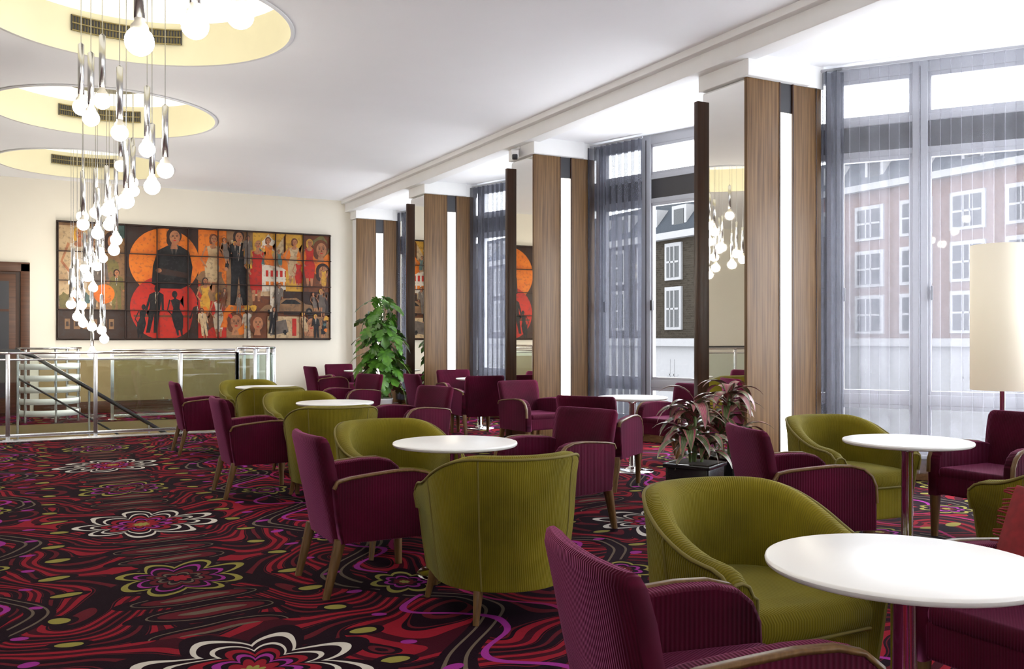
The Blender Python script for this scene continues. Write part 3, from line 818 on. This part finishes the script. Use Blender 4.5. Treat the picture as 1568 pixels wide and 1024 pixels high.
# ------------------------------------------------------------------ plants
def monstera():
    mb = MB(); rr = random.Random(3)
    lathe(mb, [(.0005, 0), (.13, 0), (.15, .02), (.19, .30), (.195, .33), (.18, .33), (.17, .29)], (0, 0, 0), M_WHITEPOT, 32)
    lathe(mb, [(.0005, .29), (.175, .29)], (0, 0, 0), M_SOIL, 24)
    tube(mb, [(0, 0, .28), (.01, 0, 1.0), (0, .01, 1.75)], .03, M_STEM, 8, r1=.018)
    for i in range(110):
        t = i / 109; z0 = .35 + 1.35 * t + rr.uniform(-.05, .05)
        a = i * 2.4 + rr.uniform(-.3, .3)
        reach = (.36 - .14 * abs(t - .45)) * rr.uniform(.35, 1.1)
        zt = z0 + rr.uniform(.02, .30)
        if t > .92: reach *= .6; zt += .08
        p = Vector((reach * math.cos(a), reach * math.sin(a), zt))
        tube(mb, [(0, 0, z0 - .05), (p.x * .5, p.y * .5, (z0 + zt) / 2 + .06), tuple(p)], .007, M_STEM, 5, r1=.004)
        S_ = rr.uniform(.19, .31)
        n = 60; V = [(0, 0, .015)]; 
        for k in range(n):
            ph = -PI + 2 * PI * k / n
            r = .5 * (1 + .22 * math.cos(ph)) * (1 - .42 * max(0, math.sin(ph * 9 + 1)) ** 3 * (1 if .4 < abs(ph) < 2.5 else 0))
            r *= 1 - .55 * math.exp(-((PI - abs(ph)) / .28) ** 2)
            r *= 1 + .18 * math.exp(-(ph / .18) ** 2)
            x = r * math.cos(ph) * 1.1; y = r * math.sin(ph) * .9
            V.append((x, y, -.35 * (x * x) - .25 * y * y + .02 * math.sin(5 * ph)))
        F = [[0, 1 + k, 1 + (k + 1) % n] for k in range(n)]
        M = Matrix.Translation(p) @ Matrix.Rotation(a, 4, 'Z') @ Matrix.Rotation(rr.uniform(.3, 1.25), 4, 'Y') @ Matrix.Rotation(rr.uniform(-.4, .4), 4, 'X') @ Matrix.Translation((.35 * S_, 0, 0)) @ Matrix.Scale(S_, 4)
        mb.add(V, F, M_MONST, True, M)
    return mb
monstera().obj('potted_monstera', (5.10, 14.12, 0))

def cordyline(seed, H):
    mb = MB(); rr = random.Random(seed)
    box(mb, (0, 0, .18), (.34, .34, .36), M_BLACKPOT, .02)
    box(mb, (0, 0, .355), (.37, .37, .03), M_BLACKPOT, .008)
    box(mb, (0, 0, .368), (.31, .31, .012), M_SOIL)
    stems = [(0, 0, H), (.06, .05, H * .72), (-.07, .03, H * .5), (.02, -.07, H * .3)]
    for sx, sy, hh in stems:
        tube(mb, [(sx * .6, sy * .6, .36), (sx, sy, .38 + hh)], .012, M_STEM, 6)
        for i in range(15):
            a = i * 2.4 + rr.uniform(-.3, .3); L = rr.uniform(.24, .38); up = rr.uniform(.35, 1.25); w = rr.uniform(.034, .052)
            base = Vector((sx, sy, .38 + hh - .10 + .008 * i)); d = Vector((math.cos(a), math.sin(a), 0)); sd = Vector((-math.sin(a), math.cos(a), 0))
            V = []; uv = []; n = 8
            p = base.copy(); ang = up
            for k in range(n + 1):
                t = k / n; ww = w * math.sin(PI * min(1, .12 + .88 * t) ** .8) * (1 if t < 1 else 0) + .002
                for q, uq in ((-1, 0), (0, .5), (1, 1)):
                    pp = p + sd * ww * q + Vector((0, 0, .25 * ww * abs(q))); V.append(tuple(pp)); uv.append((uq, t))
                p = p + (d * math.cos(ang) + Vector((0, 0, math.sin(ang)))) * (L / n); ang -= .26
            F = []
            for k in range(n):
                for q in range(2): b = k * 3 + q; F.append([b, b + 1, b + 4, b + 3])
            mb.add(V, F, M_CORDP if (hh > .28 and rr.random() < .65) else M_CORD, True, None, uv)
    return mb
cordyline(5, .42).obj('potted_cordyline', (4.44, 5.42, 0), .5)
cordyline(9, .50).obj('potted_cordyline', (4.98, 5.66, 0), .2)

# ------------------------------------------------------------------ outside
def brick(name, c1, c2, mortar):
    m, nt, out = new_mat(name)
    g = nt.nodes.new('ShaderNodeNewGeometry'); s = nt.nodes.new('ShaderNodeSeparateXYZ'); c = nt.nodes.new('ShaderNodeCombineXYZ')
    nt.links.new(g.outputs['Position'], s.inputs[0]); nt.links.new(s.outputs[1], c.inputs[0]); nt.links.new(s.outputs[2], c.inputs[1])
    b = nt.nodes.new('ShaderNodeTexBrick'); b.inputs['Scale'].default_value = 2.2
    b.inputs['Color1'].default_value = (*c1, 1); b.inputs['Color2'].default_value = (*c2, 1); b.inputs['Mortar'].default_value = (*mortar, 1)
    nt.links.new(c.outputs[0], b.inputs['Vector'])
    pbsdf(nt, out, b.outputs[0], .95, spec=0.0); return m
M_BK1 = brick('red_brick', (.036, .019, .015), (.046, .026, .020), (.045, .036, .031))
M_BK2 = brick('dark_london_brick', (.0075, .0062, .0048), (.012, .010, .0078), (.014, .0125, .0105))
M_STUCCO = simple('white_stucco', (.095, .095, .098), .8, spec=0.0)
M_SLATE = simple('slate_roof', (.014, .016, .019), .7, spec=0.0)
M_WGL = simple('dark_pane', (.004, .005, .006), .25, spec=.1)
M_ASPH = simple('street_bounce_pale', (.35, .35, .36), .9)  # street tone lightened so it bounces sky light up to the ceiling
def townhouse(name, x, y0, y1, mat, top, rows, pitch=2.5, ww=1.0):
    mb = MB()
    b2(mb, x, x + 8, y0, y1, -4.5, top, mat); b2(mb, x - .15, x + .1, y0, y1, -4.5, .9, M_STUCCO); b2(mb, x - .45, x, y0, y1, .9, 1.3, M_STUCCO)
    b2(mb, x - .4, x + .1, y0, y1, top - .1, top + .25, M_STUCCO)
    mb.add([(x - .1, y0, top + .25), (x - .1, y1, top + .25), (x + 1.5, y1, top + 2.2), (x + 1.5, y0, top + 2.2)], [[0, 1, 2, 3]], M_SLATE, False)
    y = y0 + 1.3; h2 = ww / 2
    while y < y1 - 1:
        for z0, h in rows:
            b2(mb, x - .12, x + .1, y - h2 - .18, y + h2 + .18, z0 - .15, z0 + h + .2, M_STUCCO)
            b2(mb, x - .14, x, y - h2, y + h2, z0, z0 + h, M_WGL)
            b2(mb, x - .17, x, y - h2, y + h2, z0 + h * .5 - .05, z0 + h * .5 + .05, M_STUCCO)
            for q in (-.17, .17): b2(mb, x - .17, x, y + q - .03, y + q + .03, z0, z0 + h, M_STUCCO)
        b2(mb, x + .3, x + 1.3, y - .6, y + .6, top + .3, top + 1.7, M_STUCCO); b2(mb, x + .27, x + .4, y - .4, y + .4, top + .5, top + 1.5, M_WGL)
        y += pitch
    for yy_ in (y0 + .6, y0 * .5 + y1 * .5, y1 - .6): b2(mb, x + 1.6, x + 2.6, yy_ - .5, yy_ + .5, top, top + 3, mat)
    mb.obj(name)
townhouse('brick_townhouse', 40, 3, 24, M_BK1, 6.9, ((-1.4, 1.6), (1.7, 1.7), (4.3, 1.5)), 2.9, 1.5)
townhouse('brick_townhouse', 40, 24.3, 44, M_BK1, 9.3, ((-1.4, 1.6), (1.7, 1.7), (4.2, 1.6), (6.7, 1.5)), 2.9, 1.5)
townhouse('brick_townhouse', 30, 34.5, 85, M_BK2, 6.6, ((-1.4, 1.6), (1.9, 1.9), (4.5, 1.6)))
mb = MB(); quad(mb, 12, 90, -30, 120, -4.5, M_ASPH); mb.obj('street_ground')

# ------------------------------------------------------------------ world, camera
w = bpy.data.worlds.new('overcast_sky'); scene.world = w; w.use_nodes = True
bg = w.node_tree.nodes['Background']; bg.inputs[0].default_value = (.94, .97, 1.0, 1); bg.inputs[1].default_value = 13.5
cam = bpy.data.cameras.new('camera'); co = bpy.data.objects.new('camera', cam); scene.collection.objects.link(co)
cam.sensor_width = 36; cam.lens = 1400 / 1568 * 36; cam.shift_y = .0038; cam.clip_start = .05; cam.clip_end = 400
co.location = (0, 0, 1.3); co.rotation_euler = (PI / 2, 0, -TH)
scene.camera = co
